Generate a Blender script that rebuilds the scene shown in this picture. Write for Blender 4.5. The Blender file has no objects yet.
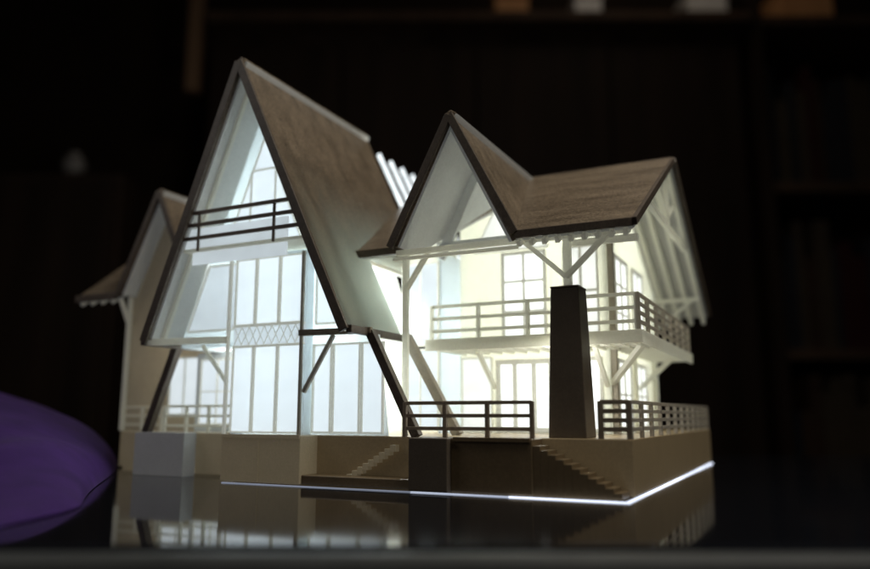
import bpy, bmesh, math, random
from mathutils import Vector, noise
random.seed(4)
S=0.02
YAW=math.radians(26.3)
F=Vector((-math.sin(YAW),math.cos(YAW),0)); R=Vector((math.cos(YAW),math.sin(YAW),0))
CAM=Vector((4.75,-21.62,2.39))
CG=Vector((CAM.x,CAM.y,0))
scene=bpy.context.scene
scene.view_settings.view_transform='Standard'
try: scene.view_settings.look='None'
except Exception: pass
WORLDLOC={}

# ---------------------------------------------------------------- materials
def nt(name):
    m=bpy.data.materials.new(name); m.use_nodes=True
    t=m.node_tree; t.nodes.clear()
    o=t.nodes.new('ShaderNodeOutputMaterial')
    return m,t,o
def pla(name,c1,c2,trans=0.3,tcol=None,scale=60,rough=0.6,emit=0.0,ecol=(1,1,1),stretch=(1,1,1),bump=0.25,zgrad=None,speck=.25,lo=.3,hi=.7):
    m,t,o=nt(name); N=t.nodes; L=t.links
    tc=N.new('ShaderNodeTexCoord'); mp=N.new('ShaderNodeMapping'); mp.inputs['Scale'].default_value=stretch
    L.new(tc.outputs['Object'],mp.inputs['Vector'])
    nz=N.new('ShaderNodeTexNoise'); nz.inputs['Scale'].default_value=scale; nz.inputs['Detail'].default_value=9; nz.inputs['Roughness'].default_value=0.7
    L.new(mp.outputs['Vector'],nz.inputs['Vector'])
    cr=N.new('ShaderNodeValToRGB'); cr.color_ramp.elements[0].position=lo; cr.color_ramp.elements[1].position=hi
    cr.color_ramp.elements[0].color=(*c1,1); cr.color_ramp.elements[1].color=(*c2,1)
    L.new(nz.outputs['Fac'],cr.inputs['Fac'])
    n2=N.new('ShaderNodeTexNoise'); n2.inputs['Scale'].default_value=650; n2.inputs['Detail'].default_value=3; L.new(tc.outputs['Object'],n2.inputs['Vector'])
    mr0=N.new('ShaderNodeMapRange'); mr0.inputs['From Min'].default_value=.3; mr0.inputs['From Max'].default_value=.7
    mr0.inputs['To Min'].default_value=1-speck; mr0.inputs['To Max'].default_value=1+speck*.5
    L.new(n2.outputs['Fac'],mr0.inputs['Value'])
    vm=N.new('ShaderNodeVectorMath'); vm.operation='SCALE'; L.new(cr.outputs['Color'],vm.inputs[0]); L.new(mr0.outputs['Result'],vm.inputs['Scale'])
    p=N.new('ShaderNodeBsdfPrincipled'); p.inputs['Roughness'].default_value=rough
    L.new(vm.outputs['Vector'],p.inputs['Base Color'])
    wv=N.new('ShaderNodeTexWave'); wv.bands_direction='Z'; wv.inputs['Scale'].default_value=420; wv.inputs['Distortion'].default_value=1.5
    L.new(tc.outputs['Object'],wv.inputs['Vector'])
    wm=N.new('ShaderNodeMath'); wm.operation='MULTIPLY'; wm.inputs[1].default_value=.35; L.new(wv.outputs['Fac'],wm.inputs[0])
    ad=N.new('ShaderNodeMath'); ad.operation='ADD'; L.new(wm.outputs[0],ad.inputs[0]); L.new(n2.outputs['Fac'],ad.inputs[1])
    bp=N.new('ShaderNodeBump'); bp.inputs['Strength'].default_value=bump; bp.inputs['Distance'].default_value=0.0003
    L.new(ad.outputs[0],bp.inputs['Height']); L.new(bp.outputs['Normal'],p.inputs['Normal'])
    if emit>0:  # emission in walls, frames and timber mimics light soaking through
        p.inputs['Emission Color'].default_value=(*ecol,1); p.inputs['Emission Strength'].default_value=emit
    if trans<=0 and not zgrad:
        L.new(p.outputs[0],o.inputs[0]); return m
    tr=N.new('ShaderNodeBsdfTranslucent')
    tr.inputs['Color'].default_value=(*(tcol or c2),1)
    mx=N.new('ShaderNodeMixShader'); mx.inputs[0].default_value=trans
    if zgrad:
        g=N.new('ShaderNodeNewGeometry'); sp=N.new('ShaderNodeSeparateXYZ'); L.new(g.outputs['Position'],sp.inputs[0])
        mr=N.new('ShaderNodeMapRange'); mr.inputs['From Min'].default_value=zgrad[0]*S; mr.inputs['From Max'].default_value=zgrad[1]*S
        mr.inputs['To Min'].default_value=zgrad[2]; mr.inputs['To Max'].default_value=trans; mr.interpolation_type='SMOOTHSTEP'
        L.new(sp.outputs['Z'],mr.inputs['Value']); L.new(mr.outputs['Result'],mx.inputs[0])
    L.new(p.outputs[0],mx.inputs[1]); L.new(tr.outputs[0],mx.inputs[2]); L.new(mx.outputs[0],o.inputs[0])
    return m
def glow(name,col,st,var=0.25,scale=25,trans=True):
    m,t,o=nt(name); N=t.nodes; L=t.links
    tc=N.new('ShaderNodeTexCoord')
    nz=N.new('ShaderNodeTexNoise'); nz.inputs['Scale'].default_value=scale; nz.inputs['Detail'].default_value=3
    L.new(tc.outputs['Object'],nz.inputs['Vector'])
    mr=N.new('ShaderNodeMapRange'); mr.inputs['From Min'].default_value=.3; mr.inputs['From Max'].default_value=.7
    mr.inputs['To Min'].default_value=st*(1-var); mr.inputs['To Max'].default_value=st*(1+var)
    L.new(nz.outputs['Fac'],mr.inputs['Value'])
    e=N.new('ShaderNodeEmission'); e.inputs['Color'].default_value=(*col,1); L.new(mr.outputs['Result'],e.inputs['Strength'])
    if trans:
        b=N.new('ShaderNodeBsdfTranslucent'); b.inputs['Color'].default_value=(.35,.37,.38,1)
        gl=N.new('ShaderNodeBsdfGlossy'); gl.inputs['Roughness'].default_value=.25; gl.inputs['Color'].default_value=(.06,.06,.06,1)
        a=N.new('ShaderNodeAddShader'); a2=N.new('ShaderNodeAddShader')
        L.new(e.outputs[0],a.inputs[0]); L.new(b.outputs[0],a.inputs[1]); L.new(a.outputs[0],a2.inputs[0]); L.new(gl.outputs[0],a2.inputs[1]); L.new(a2.outputs[0],o.inputs[0])
    else: L.new(e.outputs[0],o.inputs[0])
    return m
def simple(name,c1,c2,rough=.5,scale=20,stretch=(1,1,1),spec=.5,sheen=0):
    m,t,o=nt(name); N=t.nodes; L=t.links
    tc=N.new('ShaderNodeTexCoord'); mp=N.new('ShaderNodeMapping'); mp.inputs['Scale'].default_value=stretch
    L.new(tc.outputs['Object'],mp.inputs['Vector'])
    nz=N.new('ShaderNodeTexNoise'); nz.inputs['Scale'].default_value=scale; nz.inputs['Detail'].default_value=6
    L.new(mp.outputs['Vector'],nz.inputs['Vector'])
    cr=N.new('ShaderNodeValToRGB'); cr.color_ramp.elements[0].position=.3; cr.color_ramp.elements[1].position=.7
    cr.color_ramp.elements[0].color=(*c1,1); cr.color_ramp.elements[1].color=(*c2,1)
    L.new(nz.outputs['Fac'],cr.inputs['Fac'])
    p=N.new('ShaderNodeBsdfPrincipled'); p.inputs['Roughness'].default_value=rough; p.inputs['Specular IOR Level'].default_value=spec
    p.inputs['Sheen Weight'].default_value=sheen
    L.new(cr.outputs['Color'],p.inputs['Base Color']); L.new(p.outputs[0],o.inputs[0])
    return m

RC=((.10,.075,.05),(.37,.29,.20))
M_roof=pla('roof_brown',*RC,trans=0,scale=75,stretch=(1,1,.25),rough=.3,bump=1.0,speck=.6,lo=.25,hi=.75)
M_roofX=pla('roof_brown_cross',*RC,trans=0,scale=75,stretch=(.22,1,1),rough=.3,bump=1.0,speck=.6,lo=.25,hi=.75)
M_roofA=pla('roof_brown_thin',*RC,trans=.02,tcol=(.84,.88,.84),scale=75,stretch=(1,1,.25),rough=.3,bump=1.0,zgrad=(6.0,13.5,.85),speck=.6,lo=.25,hi=.75)
M_board=pla('fascia_brown',(.07,.052,.038),(.14,.11,.08),trans=.0,scale=80,rough=.5)
M_white=pla('lining_white',(.66,.67,.64),(.78,.79,.76),trans=.3,scale=60,emit=.045,ecol=(.94,.98,.98),speck=.1)  # emission stands in for lamp glow scattered in the lining
M_dimw=pla('lining_grey',(.40,.40,.37),(.50,.50,.46),trans=.2,scale=60,emit=.03,ecol=(.95,.98,.95),speck=.12)  # weaker version of the glow added to the white lining
M_cream=pla('wall_cream',(.66,.66,.60),(.76,.76,.70),trans=.5,tcol=(.88,.89,.82),scale=40,emit=.12,ecol=(.97,1,.93),speck=.08)  # emission added so the wall looks lit through
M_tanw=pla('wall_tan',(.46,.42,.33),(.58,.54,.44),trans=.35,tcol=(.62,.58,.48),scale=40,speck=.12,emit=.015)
M_pale=pla('wall_pale',(.66,.68,.67),(.76,.78,.77),trans=.6,tcol=(.84,.90,.93),scale=40,emit=.09,ecol=(.88,.96,1),speck=.08)  # emission stands in for soft light spreading from the wall
M_timber=pla('timber_brown',(.29,.235,.17),(.42,.355,.27),trans=.2,scale=90)
M_rail=pla('rail_brown',(.15,.115,.085),(.24,.19,.145),trans=.05,scale=90)
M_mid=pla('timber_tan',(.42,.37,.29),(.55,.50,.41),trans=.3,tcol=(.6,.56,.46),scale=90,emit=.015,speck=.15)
M_frame=pla('frame_cream',(.56,.55,.48),(.66,.65,.58),trans=.5,tcol=(.88,.88,.82),scale=90,emit=.24,ecol=(.93,.96,.92))  # emission added so frames glow like backlit print
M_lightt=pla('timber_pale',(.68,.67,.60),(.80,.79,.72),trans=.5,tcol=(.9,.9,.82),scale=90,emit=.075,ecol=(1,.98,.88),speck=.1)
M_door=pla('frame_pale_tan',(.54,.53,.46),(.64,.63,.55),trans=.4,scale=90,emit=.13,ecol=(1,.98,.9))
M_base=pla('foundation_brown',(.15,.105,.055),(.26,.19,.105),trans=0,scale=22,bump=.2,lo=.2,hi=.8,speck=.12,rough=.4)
M_baseg=pla('foundation_inner_glow',(.27,.20,.11),(.39,.30,.175),trans=0,scale=18,bump=.2,emit=.026,ecol=(1,.74,.40),lo=.2,hi=.8,speck=.12,rough=.4)  # brighter copy: light from inside put into colour and warm emission
M_basel=pla('foundation_lit',(.37,.31,.205),(.49,.42,.285),trans=.1,scale=22,bump=.2,emit=.055,ecol=(1,.84,.55),speck=.1,rough=.4)  # paler copy with emission, so the left base looks lit
M_grey=pla('plinth_grey',(.42,.425,.41),(.50,.505,.49),trans=.1,scale=25,emit=.04,bump=.1,speck=.06)
M_darkst=pla('pier_brown',(.115,.09,.065),(.165,.135,.10),trans=0,scale=20,bump=.15,speck=.1,rough=.45)
M_paneA=glow('pane_frosted',(.87,.95,1.0),.58,.2,11)
M_paneD=glow('pane_frosted_dim',(.87,.95,1.0),.40,.25,14)
M_paneB=glow('pane_bright',(.98,1.0,.97),1.0,.2,20)
M_paneW=glow('pane_warm',(1.0,1.0,.93),.62,.2,20)
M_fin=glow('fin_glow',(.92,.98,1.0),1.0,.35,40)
M_strip=glow('led_light',(.70,.78,1.0),.32,.5,7,False)
M_strip2=glow('led_light_bright',(.72,.80,1.0),.75,.45,6,False)
M_strip3=glow('led_light_corner',(.76,.83,1.0),1.8,.4,8,False)

# ---------------------------------------------------------------- builder
class B:
    def __init__(s): s.bm=bmesh.new()
    def _q(s,vs,fs):
        bv=[s.bm.verts.new(v) for v in vs]
        for f in fs:
            try: s.bm.faces.new([bv[i] for i in f])
            except ValueError: pass
    def box(s,x0,x1,y0,y1,z0,z1):
        v=[(x,y,z) for z in (z0,z1) for y in (y0,y1) for x in (x0,x1)]
        s._q(v,[(0,2,3,1),(4,5,7,6),(0,1,5,4),(1,3,7,5),(3,2,6,7),(2,0,4,6)]); return s
    def prism(s,pts,vec):
        n=len(pts); vec=Vector(vec); a=[Vector(p) for p in pts]; b=[p+vec for p in a]
        s._q(a+b,[tuple(reversed(range(n))),tuple(range(n,2*n))]+[(i,(i+1)%n,n+(i+1)%n,n+i) for i in range(n)]); return s
    def beam(s,p,q,w=.14,h=.14,up=(0,0,1)):
        p=Vector(p);q=Vector(q);d=(q-p).normalized();up=Vector(up)
        if abs(d.dot(up))>.98: up=Vector((0,1,0))
        sd=d.cross(up).normalized(); u=sd.cross(d).normalized()
        c=[p-sd*w/2-u*h/2,p+sd*w/2-u*h/2,p+sd*w/2+u*h/2,p-sd*w/2+u*h/2]
        return s.prism(c,q-p)
    def slab(s,pts,off,th):
        P=[Vector(p) for p in pts]; n=(P[1]-P[0]).cross(P[2]-P[0]).normalized()
        if n.z<0: n=-n
        return s.prism([p-n*off for p in P],-n*th)
    def frus(s,cx,cy,z0,z1,h0,h1):
        v=[(cx+a*h,cy+b*h,z) for z,h in((z0,h0),(z1,h1)) for a,b in((-1,-1),(1,-1),(1,1),(-1,1))]
        s._q(v,[(3,2,1,0),(4,5,6,7)]+[(i,(i+1)%4,4+(i+1)%4,4+i) for i in range(4)]); return s
    def lathe(s,cx,cy,z0,prof,n=28):
        rings=[[s.bm.verts.new((cx+r*math.cos(2*math.pi*k/n),cy+r*math.sin(2*math.pi*k/n),z0+z)) for k in range(n)] for r,z in prof]
        for a,c in zip(rings,rings[1:]):
            for k in range(n): s.bm.faces.new((a[k],a[(k+1)%n],c[(k+1)%n],c[k]))
        s.bm.faces.new(list(reversed(rings[0]))); return s
    def local(s):   # (side, depth, z) in the table's own axes -> world
        for v in s.bm.verts:
            c=v.co.copy(); w=CG+R*c.x+F*c.y; v.co=(w.x,w.y,c.z)
        return s
    def fin(s,name,mat,parent=None,bevel=.025,smooth=False,**props):
        bm=s.bm; bmesh.ops.recalc_face_normals(bm,faces=bm.faces)
        lo=Vector([min(v.co[i] for v in bm.verts) for i in range(3)]); hi=Vector([max(v.co[i] for v in bm.verts) for i in range(3)])
        c=Vector(((lo.x+hi.x)/2,(lo.y+hi.y)/2,lo.z))
        for v in bm.verts: v.co=(v.co-c)*S
        me=bpy.data.meshes.new(name); bm.to_mesh(me); bm.free()
        if smooth:
            for p in me.polygons: p.use_smooth=True
        ob=bpy.data.objects.new(name,me); scene.collection.objects.link(ob); me.materials.append(mat)
        wl=c*S; WORLDLOC[ob.name]=wl
        if parent: ob.parent=parent; ob.location=wl-WORLDLOC[parent.name]
        else: ob.location=wl
        if bevel:
            b=ob.modifiers.new('bevel','BEVEL'); b.width=bevel*S; b.segments=2; b.limit_method='ANGLE'
        for k,v in props.items(): ob[k]=v
        return ob
def empty(name,loc,**props):
    e=bpy.data.objects.new(name,None); e.empty_display_size=.02; scene.collection.objects.link(e)
    e.location=Vector(loc)*S; WORLDLOC[e.name]=Vector(loc)*S
    for k,v in props.items(): e[k]=v
    return e

H=empty('house_model',(-12,8,0),label='illuminated 3D printed chalet architectural model standing on glossy black table',category='architectural model')

# ---------------------------------------------------------------- foundation
BY=19.5
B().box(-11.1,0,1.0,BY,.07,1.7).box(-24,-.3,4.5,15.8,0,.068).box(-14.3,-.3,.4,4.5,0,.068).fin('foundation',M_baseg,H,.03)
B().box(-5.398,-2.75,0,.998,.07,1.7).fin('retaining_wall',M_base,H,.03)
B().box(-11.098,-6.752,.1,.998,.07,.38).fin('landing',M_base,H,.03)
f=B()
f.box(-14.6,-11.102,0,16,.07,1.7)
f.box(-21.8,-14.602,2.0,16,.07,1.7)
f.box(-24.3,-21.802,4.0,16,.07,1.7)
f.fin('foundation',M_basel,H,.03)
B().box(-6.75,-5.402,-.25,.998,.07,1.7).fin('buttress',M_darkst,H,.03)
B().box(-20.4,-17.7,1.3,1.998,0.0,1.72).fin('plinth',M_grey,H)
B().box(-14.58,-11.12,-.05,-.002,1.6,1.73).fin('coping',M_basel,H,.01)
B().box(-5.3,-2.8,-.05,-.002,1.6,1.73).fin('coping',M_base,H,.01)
B().box(-12.93,-12.87,-.03,-.002,.1,1.59).fin('seam',M_basel,H,.01)
st=B(); n=11; x0=-2.748; dx=2.6/n
for i in range(n):
    z=1.5-i*(1.38/n); st.box(x0+i*dx,x0+(i+1)*dx-.001,.03,.95,.07,z)
st.fin('staircase',M_base,H,.01)
st=B(); n=9; dx=1.9/n
for i in range(n):
    z=1.42-i*.125; st.box(-7.75-(i+1)*dx,-7.75-i*dx-.001,.7,.97,z-.22,z)
st.fin('staircase',M_basel,H,.01)
B().box(-14.5,-6.8,-.02,.05,.004,.03).fin('light_strip',M_strip,H,0)
B().box(-6.78,-3.5,-.05,.05,.004,.03).fin('light_strip',M_strip2,H,0)
B().box(-3.49,-.02,-.05,.05,.004,.032).fin('light_strip',M_strip3,H,0)
B().box(-.05,.05,0,BY,.004,.036).fin('light_strip',M_strip3,H,0)

# ---------------------------------------------------------------- roofs
FB=.34
def roof(pts,mat=None,boards=(),rafters=(),th=.24,rw=(.12,.2),lin=None,fb=FB):
    r=B().slab(pts,0,th).fin('roof',mat or M_roof,H,.03)
    P=[Vector(p) for p in pts]; c=sum(P,Vector())/len(P)
    Q=[c+(p-c)*.985 for p in P]
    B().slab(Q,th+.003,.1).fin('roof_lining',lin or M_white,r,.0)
    for p,q in boards:
        B().beam(p,q,.14,fb).fin('fascia_board',M_board,r,.02)
    if rafters:
        b=B()
        for p,q in rafters: b.beam(p,q,*rw)
        b.fin('rafters',M_lightt,r,.01)
    return r
AX,AZ=-14.1,16.1; RX,LX,EZ=-8.95,-18.3,5.35
def ax(z): return AX+(AZ-z)*(RX-AX)/(AZ-EZ)
def al(z): return AX+(AZ-z)*(LX-AX)/(AZ-EZ)
roof([(AX,-.5,AZ),(AX,8.7,AZ),(ax(8.4),8.7,8.4),(ax(8.4),3.3,8.4),(RX,3.3,EZ),(RX,-.5,EZ)],M_roofA,
     [((AX-.02,-.575,AZ-.2),(RX-.08,-.575,EZ-.15))])
roof([(AX,-.5,AZ),(LX,-.5,EZ),(LX,8.7,EZ),(AX,8.7,AZ)],M_roof,
     [((AX,-.58,AZ-.22),(LX+.08,-.58,EZ-.15))])
B().beam((AX,-.5,AZ-.02),(AX,8.7,AZ-.02),.12,.07).fin('ridge_cap',M_board,H)
B().beam((AX,.1,AZ-.75),(RX-.35,.1,EZ-.05),.18,.3).fin('rafter',M_lightt,H)
B().beam((AX,.1,AZ-.75),(LX+.35,.1,EZ-.05),.18,.3).fin('rafter',M_lightt,H)
G2=-5.85; GZ=12.95; GE=8.32
SG=(GZ-GE)/2.33; SX=(GZ-GE)/8.5
roof([(G2,1,GZ),(-3.4,1,GZ-(-3.4-G2)*SG),(G2+.1,9.5,GZ-.1*SG),(G2,9.5,GZ)],M_roof,[((G2,.93,GZ-.2),(-3.5,.93,GE-.08))],fb=.28)
roof([(G2,1,GZ),(G2,9.5,GZ),(-8.15,2.4,GE),(-8.15,1,GE)],M_roof,[((G2,.925,GZ-.2),(-8.17,.925,GE-.1))],fb=.28)
raf=[]
for i in range(9):
    x=-3.4+i*.43; raf.append(((x,.98,GE-.44),(x,6.5,GE-.44+5.5*SX)))
roof([(-3.6,1,GE),(.3,1,GE),(.3,9.5,GZ),(G2-.05,9.5,GZ)],M_roofX,
     [((-3.5,.95,GE-.12),(.3,.95,GE-.12)),((.36,.9,GE-.12),(.36,9.5,GZ-.14))],raf,rw=(.14,.2),fb=.26)
raf=[((x,9.6,GZ-.52),(x,18.9,7.6-.46)) for x in (.1,-.5,-1.1,-1.7)]
roof([(.35,9.5,GZ),(.35,19,7.6),(-8,19,7.6),(-8,9.5,GZ)],M_roof,[((.40,9.5,GZ-.14),(.40,19,7.46))],raf,rw=(.18,.4),lin=M_dimw,fb=.28)
B().beam((-5.8,9.5,GZ-.02),(.3,9.5,GZ-.02),.12,.07).fin('ridge_cap',M_board,H)
B().beam((G2,1.02,GZ-.02),(G2,9.4,GZ-.02),.12,.07).fin('ridge_cap',M_board,H)
roof([(-10.55,2.5,8.6),(-8.0,2.5,8.6),(-5.9,9.4,12.5),(-12.3,9.4,12.5)],M_roof,[((-10.55,2.45,8.48),(-8.2,2.45,8.48))],fb=.28)
# wing roofs
WE=8.1
roof([(-22,3.3,GZ),(-24.3,3.3,WE),(-24.3,5.0,WE),(-22,9.5,GZ)],M_roof,[((-22,3.22,GZ-.2),(-24.3,3.22,WE-.12))],fb=.28)
roof([(-22,3.3,GZ),(-22,11,GZ),(-19.7,11,WE),(-19.7,3.3,WE)],M_roof,[((-22,3.225,GZ-.2),(-19.7,3.225,WE-.12))],fb=.28)
roof([(-24.3,3.3,WE),(-27.1,3.3,WE),(-27.1,9.5,GZ),(-22,9.5,GZ)],M_roof,[((-24.3,3.24,WE-.12),(-27.1,3.24,WE-.12))],
     [((x,3.4,WE-.38),(x,6,WE-.38+2.6*.78)) for x in (-24.8,-25.5,-26.2,-26.9)])
for i in range(6):
    y=9.6+i*1.15; z=15.35-.03*i
    B().beam((ax(z)-.1,y,z),(ax(10)-.1,y,10),.09,.2).fin('rafter',M_fin,H,.02)  # made emissive to stand for bright light behind the tall roof

# ---------------------------------------------------------------- walls
GY=1.15
w=B()
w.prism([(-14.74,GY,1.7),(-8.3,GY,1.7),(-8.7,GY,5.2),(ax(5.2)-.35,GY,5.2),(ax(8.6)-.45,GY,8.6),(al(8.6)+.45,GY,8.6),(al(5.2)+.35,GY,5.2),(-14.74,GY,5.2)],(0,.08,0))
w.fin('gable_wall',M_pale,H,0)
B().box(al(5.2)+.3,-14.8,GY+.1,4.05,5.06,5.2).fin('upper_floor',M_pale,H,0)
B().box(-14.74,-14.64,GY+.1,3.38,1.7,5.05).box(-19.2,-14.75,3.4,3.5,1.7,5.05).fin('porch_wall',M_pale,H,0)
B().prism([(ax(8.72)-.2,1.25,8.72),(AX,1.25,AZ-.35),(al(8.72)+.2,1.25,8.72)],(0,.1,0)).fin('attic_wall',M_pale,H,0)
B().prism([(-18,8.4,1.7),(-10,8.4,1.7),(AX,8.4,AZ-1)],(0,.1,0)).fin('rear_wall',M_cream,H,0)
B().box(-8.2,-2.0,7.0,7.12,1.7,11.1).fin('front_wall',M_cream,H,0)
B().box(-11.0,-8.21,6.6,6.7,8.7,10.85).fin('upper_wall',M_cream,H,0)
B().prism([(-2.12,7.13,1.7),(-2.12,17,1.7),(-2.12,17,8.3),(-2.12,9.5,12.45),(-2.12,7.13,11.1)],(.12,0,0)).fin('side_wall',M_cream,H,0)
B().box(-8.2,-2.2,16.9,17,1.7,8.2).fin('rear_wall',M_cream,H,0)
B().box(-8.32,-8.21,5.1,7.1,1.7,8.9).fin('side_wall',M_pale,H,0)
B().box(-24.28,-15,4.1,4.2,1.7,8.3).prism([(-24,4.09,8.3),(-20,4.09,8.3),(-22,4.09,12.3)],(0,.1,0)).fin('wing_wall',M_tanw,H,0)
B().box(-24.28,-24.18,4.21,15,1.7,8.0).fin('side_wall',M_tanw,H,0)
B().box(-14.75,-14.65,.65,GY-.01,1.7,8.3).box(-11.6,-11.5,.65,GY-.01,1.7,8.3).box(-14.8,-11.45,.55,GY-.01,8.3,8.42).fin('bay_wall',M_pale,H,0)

# ---------------------------------------------------------------- windows
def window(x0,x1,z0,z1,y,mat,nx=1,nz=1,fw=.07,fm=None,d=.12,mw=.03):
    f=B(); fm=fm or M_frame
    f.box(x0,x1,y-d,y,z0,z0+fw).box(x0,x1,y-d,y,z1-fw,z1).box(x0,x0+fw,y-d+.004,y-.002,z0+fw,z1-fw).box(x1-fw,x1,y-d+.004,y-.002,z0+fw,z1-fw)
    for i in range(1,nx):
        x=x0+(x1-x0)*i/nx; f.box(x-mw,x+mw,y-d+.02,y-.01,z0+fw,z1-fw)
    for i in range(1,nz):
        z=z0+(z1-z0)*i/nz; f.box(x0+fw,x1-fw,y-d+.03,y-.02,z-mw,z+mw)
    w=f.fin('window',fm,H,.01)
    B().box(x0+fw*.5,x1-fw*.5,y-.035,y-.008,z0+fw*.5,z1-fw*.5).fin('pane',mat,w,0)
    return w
def windowpoly(pts,mat,fw=.08,mull=()):
    f=B(); n=len(pts)
    for i in range(n): f.beam(pts[i],pts[(i+1)%n],fw,.1,up=(0,1,0))
    for p,q in mull: f.beam(p,q,.06,.08,up=(0,1,0))
    w=f.fin('window',M_frame,H,.01)
    B().prism(pts,(0,.03,0)).fin('pane',mat,w,0)
bx=[-14.72,-13.72,-12.62,-11.52]
for i in range(3):
    window(bx[i]+.005,bx[i+1]-.005,1.76,4.95,.6,M_paneA,fw=.06)
    window(bx[i]+.005,bx[i+1]-.005,5.72,8.3,.6,M_paneA,fw=.06)
B().box(-14.75,-11.48,.56,.63,4.96,5.71).fin('floor_band',M_paneD,H,0)  # emissive band stands for the glow behind the lattice
b=B()
for i in range(9):
    x=-14.7+i*.355; b.beam((x,.54,5.0),(x+.355,.54,5.68),.022,.022); b.beam((x+.355,.54,5.0),(x,.54,5.68),.022,.022)
b.box(-14.76,-11.46,.5,.6,4.92,4.98).box(-14.76,-11.46,.5,.6,5.67,5.73)
b.fin('lattice',M_frame,H,0)
ex=[-11.42,-10.55,-9.35,-8.4]
for a,c in zip(ex,ex[1:]): window(a,c-.03,1.76,4.95,GY-.02,M_paneA)
windowpoly([(-11.35,GY-.05,5.7),(ax(5.7)-.5,GY-.05,5.7),(ax(8.3)-.5,GY-.05,8.3),(-11.35,GY-.05,8.3)],M_paneA,mull=[((-10.4,GY-.1,5.7),(-10.4,GY-.1,7.7))])
windowpoly([(-14.9,GY-.05,5.7),(-14.9,GY-.05,8.3),(al(8.3)+.55,GY-.05,8.3),(al(5.7)+.55,GY-.05,5.7)],M_paneD,mull=[])
window(-18.9,-17.0,2.0,4.8,3.38,M_paneA,2,2)
window(-21.4,-19.6,2.4,5.0,4.06,M_paneA,2,1,fm=M_lightt)
windowpoly([(-15.9,1.2,9.0),(-12.2,1.2,9.0),(-14.1,1.2,13.5)],M_paneA,
   mull=[((-14.7,1.15,9.0),(-14.7,1.15,12.0)),((-13.5,1.15,9.0),(-13.5,1.15,12.0)),((-15.25,1.15,10.6),(-12.9,1.15,10.6)),((-14.65,1.15,12.05),(-13.5,1.15,12.05))])
# right block
window(-6.3,-4.4,5.3,9.0,6.98,M_paneB,2,3,fw=.13,fm=M_door,mw=.05)
window(-8.15,-6.75,1.75,4.75,6.98,M_paneW,1,1,fm=M_lightt)
window(-6.6,-4.2,1.72,4.6,6.98,M_paneB,3,1,fw=.2,fm=M_door,mw=.09)
window(-3.9,-2.25,1.75,4.6,6.98,M_paneB,2,1,fw=.14,fm=M_door,mw=.07)
window(-3.7,-2.3,5.4,9.0,6.98,M_paneW,2,2,fm=M_door,mw=.05)
for z0,z1 in ((1.8,5.0),(5.1,8.5)): window(-9.9,-8.25,z0,z1,5.1,M_paneA,2,1,fm=M_lightt)
windowpoly([(-7.5,6.9,9.1),(-4.3,6.9,9.1),(G2,6.9,12.2)],M_paneW,mull=[((G2,6.85,9.1),(G2,6.85,12.1))])
def window_side(y0,y1,z0,z1,x,mat,ny=2,nz=1,fw=.15):
    f=B(); f.box(x,x+.12,y0,y1,z0,z0+fw).box(x,x+.12,y0,y1,z1-fw,z1).box(x,x+.118,y0,y0+fw,z0+fw,z1-fw).box(x,x+.118,y1-fw,y1,z0+fw,z1-fw)
    for i in range(1,ny):
        y=y0+(y1-y0)*i/ny; f.box(x,x+.1,y-.06,y+.06,z0+fw,z1-fw)
    for i in range(1,nz):
        z=z0+(z1-z0)*i/nz; f.box(x,x+.09,y0+fw,y1-fw,z-.04,z+.04)
    w=f.fin('window',M_door,H,.01)
    B().box(x+.008,x+.035,y0+fw*.5,y1-fw*.5,z0+fw*.5,z1-fw*.5).fin('pane',mat,w,0)
for a,c in ((8,10.4),(11.4,13.6)):
    window_side(a,c,5.3,8.8,-1.99,M_paneB,2,3); window_side(a,c,1.8,4.6,-1.99,M_paneB,2,2)

# ---------------------------------------------------------------- balconies, rails
def railing(p,q,h,npost,nrail,mat,w=.13):
    p=Vector(p);q=Vector(q); b=B(); up=Vector((0,0,1))
    for i in range(npost):
        a=p+(q-p)*i/(npost-1); b.beam(a,a+up*h,w,w)
    for j in range(nrail):
        z=h*(.25+.72*j/(nrail-1)); b.beam(p+up*z,q+up*z,w*.55,w*.9)
    return b.fin('railing',mat,H,.01)
railing((-7.2,.35,1.7),(-2.85,.35,1.7),1.12,4,3,M_timber)
railing((-.95,1.1,1.7),(-.1,1.1,1.7),1.12,2,4,M_timber,.15)
railing((-.08,1.15,1.7),(-.08,BY-.3,1.7),1.12,12,4,M_mid)
railing((-19.6,2.1,1.7),(-14.8,2.1,1.7),1.1,5,3,M_lightt,.12)
railing((-24.2,4.02,1.7),(-21.8,4.02,1.7),1.1,3,3,M_lightt,.12)
dk=B().box(-8.2,-.2,3.8,6.98,5.0,5.2).box(-1.98,-.2,6.982,15.5,5.0,5.2)
dk.fin('balcony_deck',M_lightt,H)
jo=B()
for i in range(15): 
    x=-8+i*.53; jo.box(x,x+.12,4.0,6.9,4.82,4.998)
for i in range(14):
    y=4.4+i*.8; jo.box(-1.9,-.2,y,y+.12,4.84,4.998)
jo.box(-8.2,-.18,3.72,3.798,4.78,5.22); jo.box(-.198,-.1,3.72,15.5,4.78,5.22)
jo.fin('balcony_joists',M_lightt,H,.01)
railing((-8.0,3.9,5.2),(-.3,3.9,5.2),1.3,5,3,M_lightt,.14)
railing((-.25,3.9,5.2),(-.25,15.4,5.2),1.3,8,4,M_mid,.14)
def brace(p,q,mat=None,w=.16):
    return B().beam(p,q,w,w).fin('brace',mat or M_lightt,H,.01)
def post(p,q,mat=None,w=.2):
    return B().beam(p,q,w,w).fin('post',mat or M_lightt,H,.015)
for x in (-6.67,-2.1): brace((x,6.95,3.5),(x,5.2,4.85))
brace((-1.95,7.2,3.6),(-.45,5.4,4.85),w=.2); brace((-1.95,12,3.5),(-.45,12,4.85),w=.2)
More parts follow.
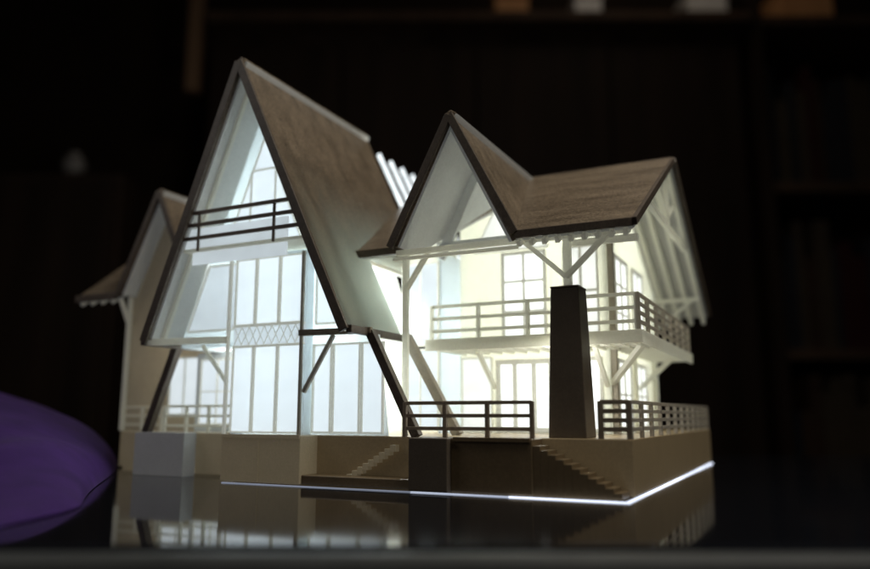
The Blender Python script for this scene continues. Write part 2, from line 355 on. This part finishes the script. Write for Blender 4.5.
post((-1.9,7.3,1.7),(-1.9,7.3,10.5),M_mid,w=.26)
for y in (10.9,15.2): post((-1.85,y,1.7),(-1.85,y,4.98))
# tall gable balcony: translucent box with dark rails
B().box(al(8.6)+.3,ax(8.6)-.3,-.35,1.2,8.6,8.72).fin('balcony_deck',M_lightt,H)
B().box(-16.6,-11.7,-.32,-.27,8.73,9.5).box(-16.3,-11.8,-.2,-.15,8.1,8.59).fin('balustrade_panel',M_paneD,H,0)
b=B()
for z in (10.1,9.62,9.1):
    b.beam((al(z)+.1,-.4,z),(ax(z)-.1,-.4,z),.1,.14)
for x in (-15.9,-12.3): b.beam((x,-.36,8.6),(x,-.36,10.1),.09,.09)
b.fin('railing',M_rail,H,.01)
# tie beams at eaves, legs
B().beam((-11.5,.3,5.3),(-8.7,.65,5.3),.2,.22).fin('tie_beam',M_timber,H)
B().beam((-8.9,-.5,5.25),(-8.9,3.3,5.25),.22,.26).fin('eave_beam',M_board,H)
B().beam((LX-.1,-.3,5.2),(-14.8,.3,5.2),.2,.25).fin('tie_beam',M_lightt,H)
B().beam((-18.35,-.5,5.2),(-18.35,6,5.2),.22,.26).fin('eave_beam',M_board,H)
post((-8.8,.75,5.25),(-6.95,.75,1.7),M_board,.3)
post((-18.5,1.5,5.25),(-19.95,1.5,1.7),M_board,.32)
post((-8.6,3.0,5.3),(-6.5,3.0,1.7),M_mid,.32)
post((-11.4,.3,1.7),(-11.4,.3,8.3),M_mid,.11)
post((-14.82,.35,1.7),(-14.82,.35,8.3),M_frame,.12)
brace((-11.35,.45,3.2),(-10.2,.55,5.2),M_mid,.14)
brace((-15.0,.6,3.6),(-16.2,.5,5.05),M_lightt,.13)
# pier and roof post
B().frus(-2.05,1.9,1.7,6.4,.6,.46).frus(-2.05,1.9,6.402,6.48,.47,.47).fin('pier',M_darkst,H,.03)
post((-2.05,1.9,6.5),(-2.05,1.9,8.4),M_lightt,.24)
brace((-2.05,1.7,6.8),(-3.5,1.5,8.15)); brace((-2.05,1.7,6.8),(-.5,1.5,8.15))
B().beam((-8.2,1.5,8.12),(.1,1.5,8.12),.2,.2).fin('tie_beam',M_lightt,H)
B().beam((-8.2,1.25,7.85),(-3.5,1.25,7.85),.12,.12).fin('tie_beam',M_lightt,H)
post((-8.2,2.2,1.7),(-8.2,2.2,8.2),M_lightt,.2); brace((-8.2,2.2,6.9),(-7.0,1.6,8.05))
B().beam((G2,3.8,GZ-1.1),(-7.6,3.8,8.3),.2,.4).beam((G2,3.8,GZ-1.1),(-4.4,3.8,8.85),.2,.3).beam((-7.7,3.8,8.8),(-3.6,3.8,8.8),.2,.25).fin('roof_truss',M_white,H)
t=B(); t.beam((0,5.2,10.0),(0,14,9.95),.2,.24); t.beam((0,9.5,10),(0,9.5,12.3),.2,.22)
t.beam((0,9.5,10.4),(0,7.9,11.4),.16,.18); t.beam((0,9.5,10.4),(0,11.2,11.3),.16,.18)
t.fin('roof_truss',M_lightt,H)
for y in (2.2,16.8):
    B().beam((-2.0,y,8.0),(.2,y,8.0),.2,.22).fin('tie_beam',M_lightt,H)
brace((-1.95,16.8,6.6),(-.2,16.8,7.9))
brace((-24.2,4.0,6.6),(-24.2,3.4,7.8)); post((-24.22,3.98,1.7),(-24.22,3.98,8.0),M_lightt,.18)

# ---------------------------------------------------------------- lamps inside, one added for the porch
def lamp(loc,P,col=(1,.98,.93),size=.5):
    l=bpy.data.lights.new('lamp','POINT'); l.energy=P; l.color=col; l.shadow_soft_size=size*S
    o=bpy.data.objects.new('house_light',l); scene.collection.objects.link(o)
    WORLDLOC[o.name]=Vector(loc)*S; o.parent=H; o.location=Vector(loc)*S-WORLDLOC[H.name]
cool=(.85,.94,1.0); warm=(1,1,.94)
lamp((-14,5,4),.35,cool); lamp((-13.5,4.8,8),.4,cool); lamp((-14.1,6.5,10),.25,cool)
lamp((-10.6,3.4,6.6),.28,(.96,1,.99))
lamp((-5.2,11,4),.5,warm); lamp((-5.2,11.5,7.6),.65,warm); lamp((-5.4,8.9,10.4),.08,warm)
lamp((-2.92,4.1,4.2),.09,(1,1,.96))  # added porch lamp, hidden behind the pier to brighten the walls
lamp((-20.5,7,5),.3,(1,.93,.8))
lamp((-17,2.6,4.7),.02,(1,.97,.9),.1)
lamp((-13,10.8,9.5),.3,cool)

# ---------------------------------------------------------------- table
T=empty('table',tuple(CG+F*30+Vector((0,0,-37))),label='glossy black table top reflecting the lit model',category='table')
def tablemat():
    m,t,o=nt('black_gloss'); N=t.nodes; L=t.links
    p=N.new('ShaderNodeBsdfPrincipled'); p.inputs['Base Color'].default_value=(.008,.009,.012,1); p.inputs['IOR'].default_value=1.5
    tc=N.new('ShaderNodeTexCoord'); nz=N.new('ShaderNodeTexNoise'); nz.inputs['Scale'].default_value=6; nz.inputs['Detail'].default_value=8
    L.new(tc.outputs['Object'],nz.inputs['Vector'])
    mr=N.new('ShaderNodeMapRange'); mr.inputs['From Min'].default_value=.35; mr.inputs['From Max'].default_value=.75; mr.inputs['To Min'].default_value=.04; mr.inputs['To Max'].default_value=.13
    L.new(nz.outputs['Fac'],mr.inputs['Value']); L.new(mr.outputs[0],p.inputs['Roughness']); L.new(p.outputs[0],o.inputs[0]); return m
B().box(-48,60,14.6,47,-1.6,0).local().fin('table_top',tablemat(),T,.2)
M_trim=simple('trim_grey',(.045,.049,.049),(.07,.075,.075),.45,30)
B().box(-48,60,13.6,14.58,-1.7,-.04).local().fin('table_edge',M_trim,T,.35)
for x in (-46,56):
    for y in (16,44): B().box(x,x+2.5,y,y+2.5,-37,-1.6).local().fin('leg',M_trim,T)

# purple cloth lying beside the model
bb=B(); NX,NT=110,130; grid=[]
def smooth(a,b,x):
    x=max(0,min(1,(x-a)/(b-a))); return x*x*(3-2*x)
def right(t): return -.41*t-.0-.9*smooth(36,22,t)-2.0*smooth(21,15,t)-.02*max(0,t-36)**2
for j in range(NT+1):
    t=15.0+28*(j/NT); row=[]
    for i in range(NX+1):
        u=(i/NX)**1.8; s=right(t)-u*32
        d=right(t)-s
        wdt=2.5+7.5*smooth(20,36,t)
        e=max(0,min(1,d/wdt)); e=(e*(2-e))**.62
        P=.10+.9*smooth(15,28,t)+2.8*smooth(19,37,t)
        P*=1-smooth(39.5,43,t)
        P*=min(1,max(0,(t-15)/2.5))
        far=1-smooth(22,32,d)
        z=P*e*far
        q=noise.noise(Vector((s*.14,t*.11,0)))
        fold=.14*math.sin(s*.7-t*.35+2.5*q)+.06*math.sin(s*1.6-t*.6+3*q)
        z+=fold*min(1,z*.6)*e
        row.append(bb.bm.verts.new((s,t,max(z,0)+.03)))
    grid.append(row)
for j in range(NT):
    for i in range(NX): bb.bm.faces.new((grid[j][i],grid[j][i+1],grid[j+1][i+1],grid[j+1][i]))
M_cloth=simple('purple_cloth',(.032,.007,.095),(.054,.013,.15),.9,40,spec=.1,sheen=.1)
cl=bb.local().fin('cloth',M_cloth,None,0,True,label='crumpled purple cloth heaped on the black table',category='cloth')

# ---------------------------------------------------------------- room behind
def setloc(s,y,z): return tuple(CG+R*s+F*y+Vector((0,0,z)))
B().box(-150,150,125,127,-37,110).local().fin('wall',simple('wall_dark',(.014,.009,.006),(.022,.014,.009),.9,3,spec=.1),None,0,kind='structure',label='dark brown room wall',category='wall')
B().box(-150,150,-40,125,-38,-37).local().fin('floor',simple('floor_dark',(.01,.008,.006),(.02,.015,.01),.7,3),None,0,kind='structure',label='dark floor',category='floor')
M_wood=simple('dark_wood',(.010,.0063,.004),(.024,.0145,.0095),.6,12,(1,1,.1),spec=.1)
M_wood2=simple('brown_wood',(.04,.024,.015),(.07,.042,.026),.6,12,(1,1,.1),spec=.1)
M_wood3=simple('warm_wood',(.13,.075,.042),(.19,.115,.065),.6,12,(1,1,.1),spec=.2)
M_wood4=simple('orange_wood',(.42,.20,.08),(.55,.28,.12),.6,12,(1,1,.1),spec=.2)
W=empty('wardrobe',setloc(8,110,-37),label='dark wooden wardrobe with flat doors against the wall',category='wardrobe')
B().box(-34,46,106,122,-37,60).local().fin('carcass',M_wood,W,.2)
for a,c in ((-33.5,-14),(-13.9,6),(6.1,26),(26.1,45.5)): B().box(a,c,105,105.98,-34,57).local().fin('door',M_wood,W,.2)
B().box(-34,47,103,122,60.05,61.6).local().fin('cornice',M_wood2,W,.2)
B().box(-36.5,-34.6,103,105,49,85).local().fin('side_post',M_wood3,W,.2)
K=empty('bookcase',setloc(62,112,-37),label='dark wooden bookcase filled with dim book spines',category='bookcase')
B().box(47.2,48.8,104,121,-37,66).box(84,85.5,104,121,-37,66).box(47.2,85.5,121,122,-37,66).local().fin('carcass',M_wood,K,.1)
for z in (-34,-12,10,34,60): B().box(48.85,83.95,104,120.9,z,z+1.4).local().fin('shelf',M_wood2,K,.1)
cols=[((.026,.014,.009),(.04,.023,.014)),((.012,.012,.015),(.023,.023,.025)),((.034,.025,.016),(.052,.039,.026)),((.008,.012,.017),(.013,.018,.025)),((.026,.007,.007),(.035,.01,.009))]
mats=[simple('book_cover',a,b,.7,30,spec=.1) for a,b in cols]
for z in (-10.6,11.4,35.4):
    x=49.2
    while x<82:
        w_=random.uniform(1.0,2.4); h=random.uniform(13,19)
        b=B().box(x,x+w_-.08,105.5,116,z,z+h).local().fin('book',random.choice(mats),None,.08,label='closed hardback book standing upright on the bookcase shelf',category='book',group='books on the bookcase shelves')
        x+=w_
M_paper=simple('paper_pale',(.7,.67,.62),(.82,.79,.74),.8,20)
pb=B()
for i in range(7): pb.box(37.5+.3*(i%3),43.5+.4*(i%2),104,114,61.65+i*.5,62.08+i*.5)
pb.local().fin('paper_stack',M_paper,None,.05,label='pale stack of papers lying on top of the wardrobe',category='papers')
B().box(9,14,104,112,61.65,64.3).box(8.8,14.2,103.8,112.2,64.32,65.2).local().fin('storage_box',M_wood4,None,.2,label='small orange lidded storage box on the wardrobe',category='box')
B().box(21,25,104,112,61.65,64).box(20.8,25.2,103.8,112.2,64.02,65).local().fin('storage_box',M_paper,None,.2,label='small pale lidded storage box on the wardrobe',category='box')
B().box(52,60,104.5,114,61.45,65.5).box(51.8,60.2,104.3,114.2,65.52,66.5).local().fin('storage_box',M_wood4,None,.2,label='orange lidded storage box on the bookcase',category='box')
C=empty('side_cabinet',setloc(-54,94,-37),label='dark wooden side cabinet beside the wardrobe',category='cabinet')
B().box(-74,-38,88,102,-37,31.5).local().fin('carcass',M_wood,C,.2)
B().box(-73.5,-56.3,87,87.98,-34,30).local().fin('door',M_wood,C,.1)
B().box(-55.7,-38.5,87,87.98,-34,30).local().fin('door',M_wood,C,.1)
B().lathe(-45,90,31.52,[(.6,0),(1.2,.6),(1.5,1.5),(1.2,2.4),(.7,2.9),(.8,3.2)]).local().fin('vase',simple('ceramic_grey',(.10,.09,.085),(.14,.13,.12),.5,20),None,0,True,label='small pale ceramic vase on the dark side cabinet',category='vase')

# ---------------------------------------------------------------- room lighting and added fills
def area(loc,target,P,size,col):
    l=bpy.data.lights.new('area_light','AREA'); l.energy=P; l.size=size; l.color=col
    o=bpy.data.objects.new('area_light',l); scene.collection.objects.link(o); o.location=Vector(loc)*S
    o.rotation_euler=(Vector(target)-Vector(loc)).to_track_quat('-Z','Y').to_euler()
area((14,-2,46),(-8,4,5),4.5,.35,(1,.93,.83))
area((-44,-20,34),(-22,8,2),.9,.4,(1,.95,.9))  # added front-left fill to brighten the base
area(setloc(30,88,92),setloc(30,106,62),.9,.3,(1,.85,.7))  # added to brighten the boxes and papers above the wardrobe
wd=bpy.data.worlds.new('World'); scene.world=wd; wd.use_nodes=True
wd.node_tree.nodes['Background'].inputs['Color'].default_value=(.9,.87,.85,1); wd.node_tree.nodes['Background'].inputs['Strength'].default_value=.011

# ---------------------------------------------------------------- camera
cd=bpy.data.cameras.new('camera'); co=bpy.data.objects.new('camera',cd); scene.collection.objects.link(co)
co.location=CAM*S; co.rotation_euler=(math.radians(90+9.87),0,YAW)
cd.sensor_width=36; cd.lens=31.16; cd.clip_start=.01; cd.clip_end=50
cd.dof.use_dof=True; cd.dof.focus_distance=25.0*S; cd.dof.aperture_fstop=2.9
scene.camera=co
